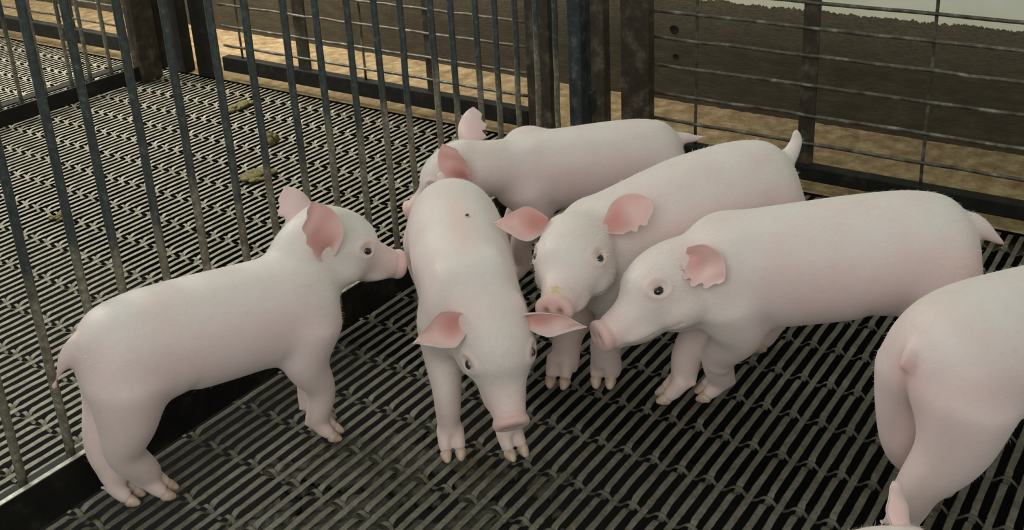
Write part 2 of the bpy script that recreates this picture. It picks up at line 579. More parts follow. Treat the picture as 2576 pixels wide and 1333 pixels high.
FX = 2.20
def wall_panel(name, label, y0, y1, zs, uprights, stays, zr0, zr1, ends):
    t = thing(name, label, 'fence', (0, 0, 0))
    flat_bar('bottom_rail', FX-0.014, FX+0.018, y0, y1, zr0, zr1, M_RAIL, t, 0.003)
    flat_bar('top_rail', FX-0.014, FX+0.018, y0, y1, 0.70, 0.735, M_RAIL, t, 0.003)
    for z in zs:
        rod('wire', (FX, y0+0.004, z+rnd.uniform(-.002, .002)), (FX, y1-0.004, z+rnd.uniform(-.002, .002)), 0.0041, M_WIRE, t, 0.0007, 10, 26)
    for y, wd, m in uprights:
        flat_bar('upright', FX+0.0035, FX+0.0105, y-wd/2, y+wd/2, zr1-0.002, 0.72, m, t, 0.001)
    for y in stays:
        rod('stay', (FX+0.006, y, zr1-0.004), (FX+0.006, y, 0.72), 0.0036, M_WIRE, t, 0.0003, 10)
    return t
wall_panel('wire_fence_panel', 'wire fence panel in front of the concrete wall on the right, cream paint above it',
           -0.45, 1.146, [0.111, 0.177, 0.243, 0.311, 0.374, 0.428, 0.49, 0.55, 0.61, 0.665],
           [(0.770, 0.036, M_RUST), (0.0, 0.036, M_RUST)], [0.517, 1.037, 0.26, -0.25], 0.028, 0.061, None)
wall_panel('wire_fence_panel', 'wire fence panel seen through the gate bars, upper centre left, before the wall',
           1.50, 2.665, [0.112, 0.176, 0.243, 0.310, 0.374, 0.428, 0.49, 0.55, 0.61, 0.665],
           [(1.826, 0.038, M_RUST), (2.318, 0.048, M_RUST)], [2.075, 2.590, 1.66], 0.030, 0.077, None)
wall_panel('wire_fence_panel', 'distant wire fence panel at the far upper left corner, beyond the black divider',
           3.06, 4.35, [0.118, 0.185, 0.255, 0.322, 0.39, 0.45, 0.51, 0.57, 0.63],
           [(3.48, 0.045, M_RUST), (3.95, 0.045, M_RUST)], [3.30, 3.72], 0.030, 0.080, None)

def post(label, x0, x1, y0, y1, h, m, group=None, base=0.0):
    q = MB(); q.box(x0, x1, y0, y1, base, h, 0.003)
    o = q.build('fence_post', m, None, smooth=False, origin=((x0+x1)/2, (y0+y1)/2, base))
    o['label'] = label; o['category'] = 'post'
    return o
post('widest flat rusty brown post right of the gate end, standing before the concrete wall', FX-0.018, FX+0.012, 1.148, 1.224, 0.80, M_RUST)
post('narrower scraped brown post just left of the widest brown post, next to the black gap', FX-0.018, FX+0.012, 1.268, 1.312, 0.80, M_RUST)
post('black post in the shadow gap behind the blue-grey gate stile', FX-0.002, FX+0.03, 1.316, 1.352, 0.80, M_RAIL)
post('dark brown post with a gate bar in front, left of the blue-grey gate stile', FX-0.018, FX+0.012, 1.425, 1.497, 0.80, M_RUST)
post('dark post at the right end of the far divider, upper left corner', 2.045, 2.125, 2.89, 2.93, 0.80, M_RUST)
post('black corner post where the divider meets the wall fence, upper left', FX-0.02, FX+0.02, 2.845, 2.905, 0.80, M_RAIL)
post('blackish post at the left end of the wire panel behind the bars', FX-0.02, FX+0.015, 2.705, 2.785, 0.80, M_RAIL)
post('thin blackish post just left of the black corner post, far upper left', FX-0.02, FX+0.015, 2.965, 3.035, 0.80, M_RAIL)

# far divider
div = thing('divider_fence', 'low black-railed divider fence with thin upright bars in the far upper left', 'fence', (0, 0, 0))
DY = 2.90
flat_bar('bottom_rail', -0.1, 2.045, DY, DY+0.008, 0.006, 0.052, M_RAIL, div)
flat_bar('rail_flange', -0.1, 2.045, DY+0.045, DY+0.085, 0.045, 0.050, M_RAIL, div)
flat_bar('top_rail', -0.1, 2.045, DY+0.01, DY+0.04, 0.80, 0.83, M_BAR, div)
x = 2.048
for x in [1.30, 1.374, 1.448, 1.51, 1.580, 1.648, 1.728, 1.818, 1.884, 1.960, 2.028]:
    rod('bar', (x, DY+0.025, 0.030), (x, DY+0.025, 0.80), 0.006, M_BAR, div, 0.0003)
    q = MB(); q.box(x-0.006, x+0.006, DY+0.008, DY+0.045, 0.034, 0.048, 0.002)
    q.build('weld_tab', M_RAIL, div, smooth=False)

# ------------------------------------------------------------------ piglets
def rot_frame(yaw, pitch, roll):
    yaw, pitch, roll = map(math.radians, (yaw, pitch, roll))
    f = np.array([math.cos(pitch)*math.cos(yaw), math.cos(pitch)*math.sin(yaw), math.sin(pitch)])
    l = norm(np.cross([0, 0, 1], f)); u = np.cross(f, l)
    l2 = math.cos(roll)*l+math.sin(roll)*u; u2 = -math.sin(roll)*l+math.cos(roll)*u
    return np.array([f, l2, u2]).T          # columns: forward, left, up

HEAD = [(-.072, .002, .030, .034), (-.060, .004, .042, .047), (-.035, .004, .0515, .054), (-.010, .003, .0530, .0545),
        (.010, .000, .0530, .0525), (.026, -.004, .0500, .0470), (.038, -.010, .0410, .0390), (.054, -.0150, .0325, .0325),
        (.072, -.0172, .0275, .0278), (.086, -.018, .0248, .0248), (.096, -.018, .0230, .0228)]
TRUNK = [(-.205, .243, .022, .026), (-.196, .241, .042, .048), (-.180, .239, .057, .064), (-.155, .238, .068, .073), (-.12, .237, .0745, .078),
         (-.08, .235, .0765, .080), (-.04, .2335, .077, .0805), (0, .232, .0765, .0800), (.04, .231, .0745, .0795), (.08, .2305, .072, .0785),
         (.11, .231, .069, .0765), (.135, .234, .063, .072), (.155, .238, .055, .065)]

def ear_mesh(base, d, nrm, L, W, side, seed, cup=0.9, bend=0.25, notch=0.25, thick=0.0026, pt=0.0):
    """cupped leaf-shaped ear; nrm = direction the hollow faces"""
    d = norm(d); nrm = norm(np.asarray(nrm)-d*np.dot(nrm, d)); sd = np.cross(d, nrm)*side
    r = np.random.default_rng(seed)
    nu, nv = 30, 22
    prof = lambda u: 0.50+0.62*math.sin(min(u/0.40, 1)*math.pi/2)-0.12 if u < 0.40 else max(0.0, (1-((u-0.40)/0.60)**2.1))**0.85
    kn = r.uniform(0, 1, 12)
    front = []; back = []; tone = []
    for i in range(nu+1):
        u = i/nu
        w = W*(0.42+0.58*math.sin(min(u/0.40, 1)*math.pi/2))*(1 if u < 0.42 else max(0.02, (1-((u-0.42)/0.58)**(2.2-1.0*pt)))**(0.80+0.5*pt))
        for j in range(nv+1):
            v = -1+2*j/nv
            nt_ = 1.0
            if v > 0 and 0.15 < u < 0.97:        # ragged rear edge
                kk = (u*9+seed) % 1.0
                nt_ = 1-notch*v**4*(0.5+0.5*math.sin(u*26+seed))*(0.35+kn[int(u*11.9)]) 
            cu = cup*(1.65-1.25*u**0.8)
            ang = v*cu*1.15
            ww = w*nt_
            rad = 1/max(cu*1.15, 0.05)
            x_ = ww*math.sin(ang)*rad*0.95
            y_ = ww*(1-math.cos(ang))*rad
            p = np.asarray(base)+d*(L*(u*1.08-0.08))+sd*x_+nrm*(y_-0.3*ww*0) + nrm*(bend*L*u*u)
            p = p+nrm*(0.0012*math.sin(u*14+v*3+seed)+0.004*math.sin(min(1, u*2)*math.pi/2))
            th = thick*(0.55+0.9*(1-u))*(0.6+0.4*(1-abs(v)))
            front.append(p+nrm*th*0.5); back.append(p-nrm*th*0.5)
            tone.append((u, v))
    nvv = nv+1; F = []; n0 = len(front)
    for i in range(nu):
        for j in range(nv):
            a = i*nvv+j
            q = (a, a+1, a+nvv+1, a+nvv)
            if side > 0: q = q[::-1]
            F.append(q)
            F.append(tuple(n0+x for x in q[::-1]))
    rim = [j for j in range(nvv)]+[i*nvv+nv for i in range(1, nu+1)]+[nu*nvv+j for j in range(nv-1, -1, -1)]+[i*nvv for i in range(nu-1, 0, -1)]
    for a, b in zip(rim, rim[1:]+rim[:1]):
        F.append((a, b, n0+b, n0+a))
    return front+back, F, tone, n0

C_BASE = np.array([0.735, 0.588, 0.572]); C_PALE = np.array([0.715, 0.69, 0.638]); C_PINK = np.array([0.74, 0.47, 0.44]); C_SNOUT = np.array([0.68, 0.42, 0.39])
C_DEEP = np.array([0.52, 0.17, 0.14]); C_EAR = np.array([0.76, 0.50, 0.465])

def set_tone(me, cols):
    at = me.color_attributes.new('tone', 'FLOAT_COLOR', 'POINT')
    a = np.ones((len(me.vertices), 4)); a[:, :3] = cols
    at.data.foreach_set('color', a.ravel())

def gauss(V, c, r):
    return np.exp(-(((V-np.asarray(c))/r)**2).sum(1))

def make_hair(parent, V, Nn, W, hd, count, seed, origin, lmin=0.006, lmax=0.011, wid=0.00016):
    r = np.random.default_rng(seed)
    W = np.clip(W, 0, None); W = W/W.sum()
    idx = r.choice(len(V), count, p=W)
    p = V[idx]+r.normal(0, 0.0012, (count, 3)); n = Nn[idx]
    p = p-n*0.0008
    back = -np.asarray(hd)[None]*np.ones((count, 1))
    t = back-n*(back*n).sum(1)[:, None]; t /= np.linalg.norm(t, axis=1)[:, None]+1e-9
    t = t+r.normal(0, 0.25, (count, 3))
    L = r.uniform(lmin, lmax, count)[:, None]
    d = n*r.uniform(0.16, 0.45, count)[:, None]+t*0.9; d /= np.linalg.norm(d, axis=1)[:, None]
    s = np.cross(d, n); s /= np.linalg.norm(s, axis=1)[:, None]+1e-9
    mid = p+d*L*0.55; tip = p+d*L+(t*0.35-n*0.12)*L
    Vh = np.stack([p-s*wid, p+s*wid, mid+s*wid*0.8, mid-s*wid*0.8, tip], 1).reshape(-1, 3)
    b = np.arange(count)*5
    F = [tuple(q) for q in np.stack([b, b+1, b+2, b+3], 1).tolist()]+[tuple(q) for q in np.stack([b+3, b+2, b+4], 1).tolist()]
    o = mesh_obj('bristle_coat', Vh, F, M_HAIR, parent, origin=origin)
    o['kind'] = 'stuff'
    return o

def piglet(sp):
    s = sp['s']; hs = sp['hs']; a = math.radians(sp['hd'])
    p0 = np.array([*sp['p0'], 0.0]); H = np.array([math.cos(a), math.sin(a), 0]); Lt = np.array([-math.sin(a), math.cos(a), 0]); Z = np.array([0, 0, 1.0])
    def Wd(f, l, z):
        b = sp.get('bend', 0.0)
        return p0+H*f*s+Lt*(l*s+b*f*f*(1 if f > 0 else 0.6)*s)+Z*(z+sp.get('slope', 0.0)*f+sp.get('droop', 0.0)*max(f+.03, 0.0))*s
    root = thing('piglet', sp['label'], 'piglet', tuple(p0), 'piglets')
    O = np.array(sp['O'], float); R = rot_frame(*sp['ypr'])
    def Hd(x, y, z): return O+R@(np.array([x, y, z])*hs)
    mb = MB()
    def add(vf): mb.add(*vf)
    # trunk and neck
    pts = [Wd(f, 0, z+sp.get('dz', {}).get(i, 0)) for i, (f, z, hw, hh) in enumerate(TRUNK)]
    fat = sp.get('fat', 1.0)
    wh = [(hw*s*fat, hh*s*fat) for f, z, hw, hh in TRUNK]
    add(sweep(pts, wh, n=36, power=2.12))
    A0 = Wd(.09, 0, .235); A1 = Wd(.15, 0, .238); B0 = Hd(-.035, 0, -.004); B1 = Hd(.0, 0, -.006)
    def bez(t): return (1-t)**3*A0+3*(1-t)**2*t*A1+3*(1-t)*t*t*Hd(-.085, 0, -.020)+t**3*B0
    nh = sp.get('neckh', 1.0)
    npt = [bez(t) for t in np.linspace(0, 1, 9)]
    nwh = []
    for t in np.linspace(0, 1, 9):
        nwh.append((((.064*(1-t)+.048*t))*s, ((.062*(1-t)+.049*t))*s*(1+(nh-1)*math.sin(math.pi*min(1, t*1.0)))))
    add(sweep(npt, nwh, n=32))
    # head
    hp = [Hd(x, 0, z) for x, z, hw, hh in HEAD]
    add(sweep(hp, [(hw*hs, hh*hs) for x, z, hw, hh in HEAD], n=36, ups=[R[:, 2]]*len(HEAD), power=2.1))
    for sd_ in (-1, 1):
        add(ellipsoid(Hd(-.004, sd_*.032, -.024), np.array([.042, .027, .028])*hs, R))      # cheek
        add(ellipsoid(Hd(.014, sd_*.031, .027), np.array([.020, .012, .010])*hs, R))       # brow
        add(ellipsoid(Hd(-.042, sd_*.032, .026), np.array([.022, .018, .022])*hs, R))      # ear root
        add(ellipsoid(Hd(.048, sd_*.020, -.030), np.array([.040, .014, .014])*hs, R))      # lip
    add(ellipsoid(Hd(-.020, 0, .026), np.array([.040, .040, .030])*hs, R))
    add(ellipsoid(Hd(.040, 0, -.038), np.array([.046, .019, .016])*hs, R))                  # lower jaw
    add(ellipsoid(Hd(-.020, 0, -.040), np.array([.045, .034, .030])*hs, R))                 # throat
    disc = [(.092, .0228), (.098, .0242), (.1030, .0256), (.1095, .0258), (.1130, .0242), (.1136, .012)]
    tilt = R@norm(np.array([1, 0, 0.16]))
    add(sweep([Hd(x, 0, -.0175+0.1*(x-.094)) for x, q in disc], [(q*hs, q*0.86*hs) for x, q in disc], n=28, ups=[R[:, 2]]*6))
    # shoulders, hams
    for sd_ in (-1, 1):
        add(ellipsoid(Wd(.105, sd_*.034, .265), np.array([.050, .024, .040])*s, np.array([H, Lt, Z]).T))
        add(ellipsoid(Wd(.105, sd_*.045, .205), np.array([.048, .030, .062])*s, np.array([H, Lt, Z]).T))
        add(ellipsoid(Wd(-.146, sd_*.040, .215), np.array([.056, .038, .070])*s, np.array([H, Lt, Z]).T))
    for c_, r_ in sp.get('bumps', []):
        add(ellipsoid(Wd(*c_), np.array(r_)*s, np.array([H, Lt, Z]).T))
    # legs
    hooves = []; dewc = []
    feet = sp['feet']; FT = []
    for key, side, fore in (('FL', 1, 1), ('FR', -1, 1), ('HL', 1, 0), ('HR', -1, 0)):
        ft = feet.get(key)
        if ft is None:
            G_ = Wd(.120 if fore else -.150, side*.036, 0); G_[2] = 0
        else:
            G_ = np.array([ft[0], ft[1], ft[2] if len(ft) > 2 else 0.0])
        ta = math.radians(feet.get(key+'a', sp['hd'])); tf = np.array([math.cos(ta), math.sin(ta), 0]); tl = np.array([-math.sin(ta), math.cos(ta), 0])
        if fore:
            J = [Wd(.112, side*.040, .215), Wd(.095, side*.043, .158), Wd(.118, side*.040, .098), Wd(.112, side*.038, .048)]
            rr = [.046, .0350, .0220, .0178]
            G0 = Wd(.120, side*.036, 0)
        else:
            J = [Wd(-.148, side*.034, .212), Wd(-.160, side*.040, .152), Wd(-.176, side*.038, .100), Wd(-.160, side*.036, .052)]
            rr = [.058, .0415, .0262, .0208]
            G0 = Wd(-.150, side*.036, 0)
        G0[2] = 0
        dl = G_-G0
        J = [j+dl*k for j, k in zip(J, (0, 0.12, 0.45, 0.85) if not fore else (0, 0.18, 0.60, 0.92))]
        fet = G_-tf*.010*s+Z*.037*s
        J.append(fet); rr.append(.0190)
        # densify with Catmull-like smoothing
        P = np.array(J); rr = np.array(rr)*s*sp.get('legfat', 1.0)
        tt = np.linspace(0, len(P)-1, 22)
        Pi = np.array([cr(P, t) for t in tt]); Ri = np.interp(tt, range(len(P)), rr)
        add(sweep(Pi, [(q*0.94, q*1.06) for q in Ri], up=tuple(H), n=18))
        add(ellipsoid(J[2], np.array([.0235, .0215, .027])*s, np.array([H, Lt, Z]).T))
        for q in (-1, 1):
            sp_ = tf+tl*q*0.05
            t0 = fet+tl*q*.0085*s; t1 = G_+tl*q*.0095*s+tf*.003*s+Z*.0200*s; t2 = G_+tl*q*.0100*s+sp_*.013*s+Z*.0110*s
            tip = G_+tl*q*.0085*s+sp_*.026*s+Z*.0040*s
            add(sweep([t0, t1, t2], [(.0125*s, .0135*s), (.0108*s, .0125*s), (.0090*s, .0098*s)], n=14))
            hooves.append((t1, t2, tip, sp_))
            dewc.append((fet-tf*.0135*s+tl*q*.009*s-Z*.004*s, fet-tf*.0150*s+tl*q*.0095*s-Z*.009*s))
            add(sweep([dewc[-1][0], dewc[-1][1]], [(.0060*s, .0060*s), (.0045*s, .0045*s)], n=10))
        FT.append((G_, tf, tl))
    # tail
    tb = Wd(-.196, 0, .268) if 'tailbase' not in sp else np.array(sp['tailbase'])
    td = np.array(sp['tail'], float)     # list of offsets (f,l,z)
    tp = [Wd(-.180, 0, .262), tb]+[tb+(H*q[0]+Lt*q[1]+Z*q[2])*s for q in td]
    tr = np.linspace(.0165, .0078, len(tp))*s*sp.get('tailr', 1.0)
    tr[0] = .019*s
    add(sweep(np.array([cr(np.array(tp), t) for t in np.linspace(0, len(tp)-1, 16)]), [(q, q) for q in np.interp(np.linspace(0, len(tp)-1, 16), range(len(tp)), tr)], up=tuple(Lt), n=14))

    tmp = mesh_obj('tmp', mb.v, mb.f, None)
    rm = tmp.modifiers.new('r', 'REMESH'); rm.mode = 'VOXEL'; rm.voxel_size = 0.0034; rm.adaptivity = 0
    sm = tmp.modifiers.new('s', 'SMOOTH'); sm.factor = 0.5; sm.iterations = sp.get('smooth', 6)
    dg = bpy.context.evaluated_depsgraph_get(); dg.update()
    me = bpy.data.meshes.new_from_object(tmp.evaluated_get(dg))
    old = tmp.data
    bpy.data.objects.remove(tmp, do_unlink=True); bpy.data.meshes.remove(old)
    me.name = 'body'
    nv = len(me.vertices)
    V = np.empty(nv*3); me.vertices.foreach_get('co', V); V = V.reshape(-1, 3)
    ne = len(me.edges); E_ = np.empty(ne*2, dtype=np.int32); me.edges.foreach_get('vertices', E_); E_ = E_.reshape(-1, 2)
    ea = np.concatenate([E_[:, 0], E_[:, 1]]); eb = np.concatenate([E_[:, 1], E_[:, 0]])
    deg = np.maximum(np.bincount(ea, minlength=nv), 1)[:, None]
    Lh0 = (V-O)@R/hs
    wz_ = np.clip((V[:, 2]/s-.075)/.09, 0, 1)
    wh_ = np.clip((np.linalg.norm((Lh0-np.array([.03, 0, 0]))*np.array([.8, 1, 1]), axis=1)-.05)/.05, 0.16, 1)
    ws_ = np.clip((np.linalg.norm(Lh0-np.array([.106, 0, -.018]), axis=1)-.028)/.03, 0.02, 1)
    wt_ = np.clip((np.linalg.norm(V-tb, axis=1)/s-.02)/.05, 0.1, 1)
    wS = ((0.06+0.94*wz_*wh_*wt_)*ws_)[:, None]*0.6
    for it in range(70):
        A_ = np.stack([np.bincount(ea, weights=V[eb, q], minlength=nv) for q in range(3)], 1)/deg
        V = V+wS*(A_-V)
    me.vertices.foreach_set('co', V.ravel()); me.update()
    Nn = np.empty(nv*3); me.vertex_normals.foreach_get('vector', Nn); Nn = Nn.reshape(-1, 3)
    Lh = (V-O)@R/hs                   # head-local
    dl_ = np.zeros(nv)
    for sd_ in (-1, 1):
        e = np.array([.022, sd_*.0400, .020])
        dd = np.linalg.norm((Lh-e)*np.array([1, .6, 1.25]), axis=1)
        dl_ -= .0030*np.exp(-(dd/.0085)**2)*hs
        dl_ += .0022*np.exp(-((dd-.0150)/.0035)**2)*hs*np.where(np.abs(Lh[:, 1]-e[1]) < .03, 1, 0)
        nn_ = np.array([.113, sd_*.0092, -.0150])
        dd = np.linalg.norm((Lh-nn_)*np.array([.5, 1.15, .9]), axis=1)
        dl_ -= .0060*np.exp(-(dd/.0045)**2)*hs
        # mouth corner crease
        mt = (Lh[:, 0] > .012) & (Lh[:, 0] < .096) & (np.sign(Lh[:, 1]) == sd_)
        zc = -.0345-.004*np.sin((Lh[:, 0]-.01)/.085*math.pi)
        dl_ -= np.where(mt, .0013*np.exp(-((Lh[:, 2]-zc)/.0022)**2), 0)*hs
    rg = (np.linalg.norm(Lh[:, 1:]-np.array([0, -.018]), axis=1) < .035)
    dl_ -= .0016*np.exp(-((Lh[:, 0]-.0965)/.0024)**2)*rg*(Lh[:, 2] > -.030)*hs
    dl_ += .0010*np.exp(-((Lh[:, 0]-.106)/.0030)**2)*rg*hs
    # wrinkles on the bridge of the snout
    wz = np.exp(-((Lh[:, 0]-.080)/.016)**2)*np.clip((Lh[:, 2]+.018)/.018, 0, 1)*(np.abs(Lh[:, 1]) < .03)
    dl_ += wz*.0010*np.sin(Lh[:, 0]*1250+Lh[:, 1]*60)*hs
    # elbow and flank folds
    Lb = np.stack([(V-p0)@H/s, (V-p0)@Lt/s, (V-p0)@Z/s], 1)
    for sd_ in (-1, 1):
        fold = np.exp(-((Lb[:, 0]-.063-.25*(Lb[:, 2]-.17))/.012)**2)*np.exp(-((Lb[:, 2]-.175)/.022)**2)*(np.sign(Lb[:, 1]) == sd_)
        dl_ -= .0035*fold*s
        fold = np.exp(-((Lb[:, 0]+.070-.35*(Lb[:, 2]-.17))/.012)**2)*np.exp(-((Lb[:, 2]-.170)/.025)**2)*(np.sign(Lb[:, 1]) == sd_)
        dl_ -= .0030*fold*s
    # cleft under the tail
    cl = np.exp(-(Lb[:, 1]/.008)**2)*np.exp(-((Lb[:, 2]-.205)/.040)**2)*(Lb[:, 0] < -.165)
    dl_ -= .006*cl*s
    for G_, tf, tl in FT:
        q_ = (V-G_)/s; fx = q_@tf; fy = q_@tl; fz = q_[:, 2]
        dl_ -= .0045*s*np.exp(-(fy/.0035)**2)*np.clip((.036-fz)/.008, 0, 1)*(fx > -.012)*(np.abs(fx) < .05)*(np.abs(fy) < .02)
    V = V+Nn*dl_[:, None]
    V2 = V-p0
    me.vertices.foreach_set('co', V2.ravel()); me.update()
    # tone
    col = np.tile(C_BASE, (nv, 1))
    def blend(wt, c):
        nonlocal col
        wt = np.clip(wt, 0, 1)[:, None]
        col = col*(1-wt)+c*wt
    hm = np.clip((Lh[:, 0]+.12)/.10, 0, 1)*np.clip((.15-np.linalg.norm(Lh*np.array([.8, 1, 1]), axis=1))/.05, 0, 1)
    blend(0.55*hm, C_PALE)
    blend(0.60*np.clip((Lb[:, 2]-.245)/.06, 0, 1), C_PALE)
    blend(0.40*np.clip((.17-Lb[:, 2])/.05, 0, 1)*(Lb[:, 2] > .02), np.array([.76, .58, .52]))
    blend(0.30*gauss(Lb, (-.17, 0, .19), np.array([.05, .06, .06])), C_PINK)
    for sd_ in (-1, 1):
        e = np.array([.022, sd_*.0400, .020])
        dd = np.linalg.norm(Lh-e, axis=1)
        blend(0.60*np.exp(-(dd/.018)**2), C_PINK)
        blend(0.80*np.exp(-(dd/.0075)**2), np.array([.40, .22, .18]))
    sn = np.clip((Lh[:, 0]-.040)/.055, 0, 1)*(np.abs(Lh[:, 1]) < .05)*(np.abs(Lh[:, 2]+.02) < .05)
    blend(0.50*sn, C_PINK)
    sn2 = np.clip((Lh[:, 0]-.094)/.006, 0, 1)*(np.abs(Lh[:, 1]) < .05)*(np.abs(Lh[:, 2]+.02) < .05)
    blend(0.85*sn2, C_SNOUT)
    for sd_ in (-1, 1):
        nn_ = np.array([.113, sd_*.0092, -.0150])
        dd = np.linalg.norm(Lh-nn_, axis=1)
        blend(0.95*np.exp(-(dd/.0042)**2), np.array([.20, .06, .05]))
    # ears
    for g, e in enumerate(sp['ears']):
        b = Hd(*e['b'])
        blend(0.45*gauss(V, b, .020*hs), C_EAR)
    for G_, tf, tl in FT:
        blend(0.35*gauss(V, G_+Z*.03, np.array([.03, .03, .03])), np.array([.74, .55, .47]))
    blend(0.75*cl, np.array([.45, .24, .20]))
    tg = gauss(V, tb-Z*.028*s-H*.0, np.array([.014, .014, .014])*s)
    blend(0.7*tg, C_DEEP)
    blend(sp.get('tailpink', .25)*np.exp(-(np.linalg.norm(V-tp[-1], axis=1)/(.022*s))**2), C_EAR)
    for c_, r_, k_, cc in sp.get('bpatch', []):
        blend(k_*gauss(Lb, c_, np.array(r_)), np.array(cc))
    for c_, r_, k_, cc in sp.get('hpatch', []):
        gn = np.array([math.sin(q*1.7)*0.5+math.sin(q*0.37) for q in range(97)])
        wv = np.clip(1+0.9*np.sin(Lh[:, 0]*900+2*np.sin(Lh[:, 1]*700))*np.sin(Lh[:, 1]*800+Lh[:, 2]*500), 0, 2)
        blend(k_*gauss(Lh, c_, np.array(r_))*wv, np.array(cc))
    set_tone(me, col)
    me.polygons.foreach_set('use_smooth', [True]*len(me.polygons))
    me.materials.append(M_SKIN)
    body = bpy.data.objects.new('body', me); COL.objects.link(body); body.parent = root

    # eyes
    for sd_ in (-1, 1):
        c = Hd(.0235, sd_*.0425, .0125)
        out = R@norm(np.array([.45, sd_*1.0, .18]))
        # settle the eyeball on the skin surface
        Lq = (V-O)@R/hs
        near = np.where((np.hypot(Lq[:, 0]-.022, Lq[:, 2]-.020) < .0045) & (np.sign(Lq[:, 1]) == sd_))[0]
        k = int(near[np.argmax(np.abs(Lq[near, 1])-2*np.hypot(Lq[near, 0]-.025, Lq[near, 2]-.016))])
        nn2 = norm(Nn[near].mean(0)); Nn[k] = nn2
        c = V[k]-nn2*.0022*hs
        Vv, Ff = ellipsoid(c, np.array([.0076, .0062, .0060])*hs, R, 20, 14)
        ey = mesh_obj('eye', Vv, Ff, M_EYE, root, origin=p0)
        # lids
        fr = R@np.array([1, 0, 0.0]); fr = norm(fr-Nn[k]*(fr@Nn[k])); up_ = np.cross(Nn[k], fr)*(1 if (np.cross(Nn[k], fr)@R[:, 2]) > 0 else -1)
        q = MB()
        pts_ = [c+Nn[k]*.0044*hs*(0.62+0.0*t)+fr*math.cos(t)*.0082*hs+up_*math.sin(t)*(.0056 if math.sin(t) > 0 else .0052)*hs-Nn[k]*0.0030*abs(math.cos(t))*hs for t in np.linspace(0, 2*math.pi, 25)]
        q.tube(pts_, .0015*hs, 8, caps=False)
        lid = q.build('eyelid', M_SKIN, root, origin=p0)
        set_tone(lid.data, np.tile(np.array([.52, .33, .29]), (len(q.v), 1)))
        # lashes
        q = MB()
        for t in np.linspace(0.7, 2.4, 8):
            b0 = c+Nn[k]*.0030*hs+fr*math.cos(t)*.0082*hs+up_*math.sin(t)*.0056*hs
            dr = norm(Nn[k]*0.8+up_*0.75+fr*math.cos(t)*0.5)
            q.tube([b0, b0+dr*.0035*hs, b0+dr*.006*hs-Z*.0010], [.00018, .00016, .0001], 4)
        q.build('eyelashes', M_HAIR, root, origin=p0)
    # ears
    for e in sp['ears']:
        b = Hd(*e['b']); d = R@np.array(e['d'], float); n_ = R@np.array(e['n'], float)
        Vv, Ff, tn, n0 = ear_mesh(b, d, n_, e.get('L', .085)*hs, e.get('W', .034)*hs, e['side'], e.get('seed', 1), e.get('cup', .9), e.get('bend', .1), e.get('notch', .25), pt=e.get('pt', 0.0))
        er = mesh_obj('ear', Vv, Ff, M_SKIN, root, origin=p0)
        cf = []
        for (u, v) in tn:
            k = max(0.0, 1-((u-.16)/.40)**2)*max(0.0, 1-(v/.70)**2)
            cc = C_EAR*(1-0.80*k)+C_DEEP*0.80*k
            ed = max(0, abs(v)-.8)/.2
            cf.append(cc*(1-.4*ed)+C_PALE*.4*ed)
        cb = []
        for (u, v) in tn:
            k = min(1, u/.5)
            cb.append(C_BASE*(1-k)+(C_EAR*.5+C_BASE*.5)*k)
        set_tone(er.data, np.array(cf+cb))
    # hooves
    for (t1, t2, tip, sp_) in hooves:
        q = MB()
        m1 = t1*.25+t2*.75
        ax = norm(tip-m1)
        q.add(*sweep([m1-Z*.002*s, t2-Z*.0018*s, t2*.45+tip*.55-Z*.001*s, tip, tip+ax*.0018*s], [(.0070*s, .0080*s), (.0089*s, .0097*s), (.0070*s, .0072*s), (.0040*s, .0036*s), (.0012*s, .0012*s)], n=14))
        q.build('hoof', M_HOOF, root, origin=p0)
    # coat
    Wt = np.ones(nv)*0.6+2.2*hm+0.6*np.clip((Lb[:, 2]-.2)/.1, 0, 1)
    Wt *= 1-np.clip(sn*1.4, 0, 1)
    Wt *= (Lb[:, 2] > .05)*np.clip((np.linalg.norm(V-tp[-1], axis=1)-.03)/.03, 0.05, 1)
    Nf = np.empty(nv*3); me.vertex_normals.foreach_get('vector', Nf); Nf = Nf.reshape(-1, 3)
    hw_ = hm[:, None]
    # hair lies backwards along the body; on the head away from the snout
    make_hair(root, V, Nf, Wt, norm(H*0.7+R[:, 0]*0.6), sp.get('hair', 14000), sp['seed'], p0, 0.0042, 0.0072)
    return root

def cr(P, t):
    P = np.asarray(P, float); k = len(P)-1
    i = min(int(t), k-1); f = t-i
    p0_, p1, p2, p3 = P[max(i-1, 0)], P[i], P[i+1], P[min(i+2, k)]
    return 0.5*((2*p1)+(-p0_+p2)*f+(2*p0_-5*p1+4*p2-p3)*f*f+(-p0_+3*p1-3*p2+p3)*f**3)

EAR_L = dict(b=(-.036, .040, .030), side=1, L=.085, W=.034)
EAR_R = dict(b=(-.036, -.040, .030), side=-1, L=.085, W=.034)
def ears(l=None, r=None):
    out = []
    if l is not None: q = dict(EAR_L); q.update(l); out.append(q)
    if r is not None: q = dict(EAR_R); q.update(r); out.append(q)
    return out

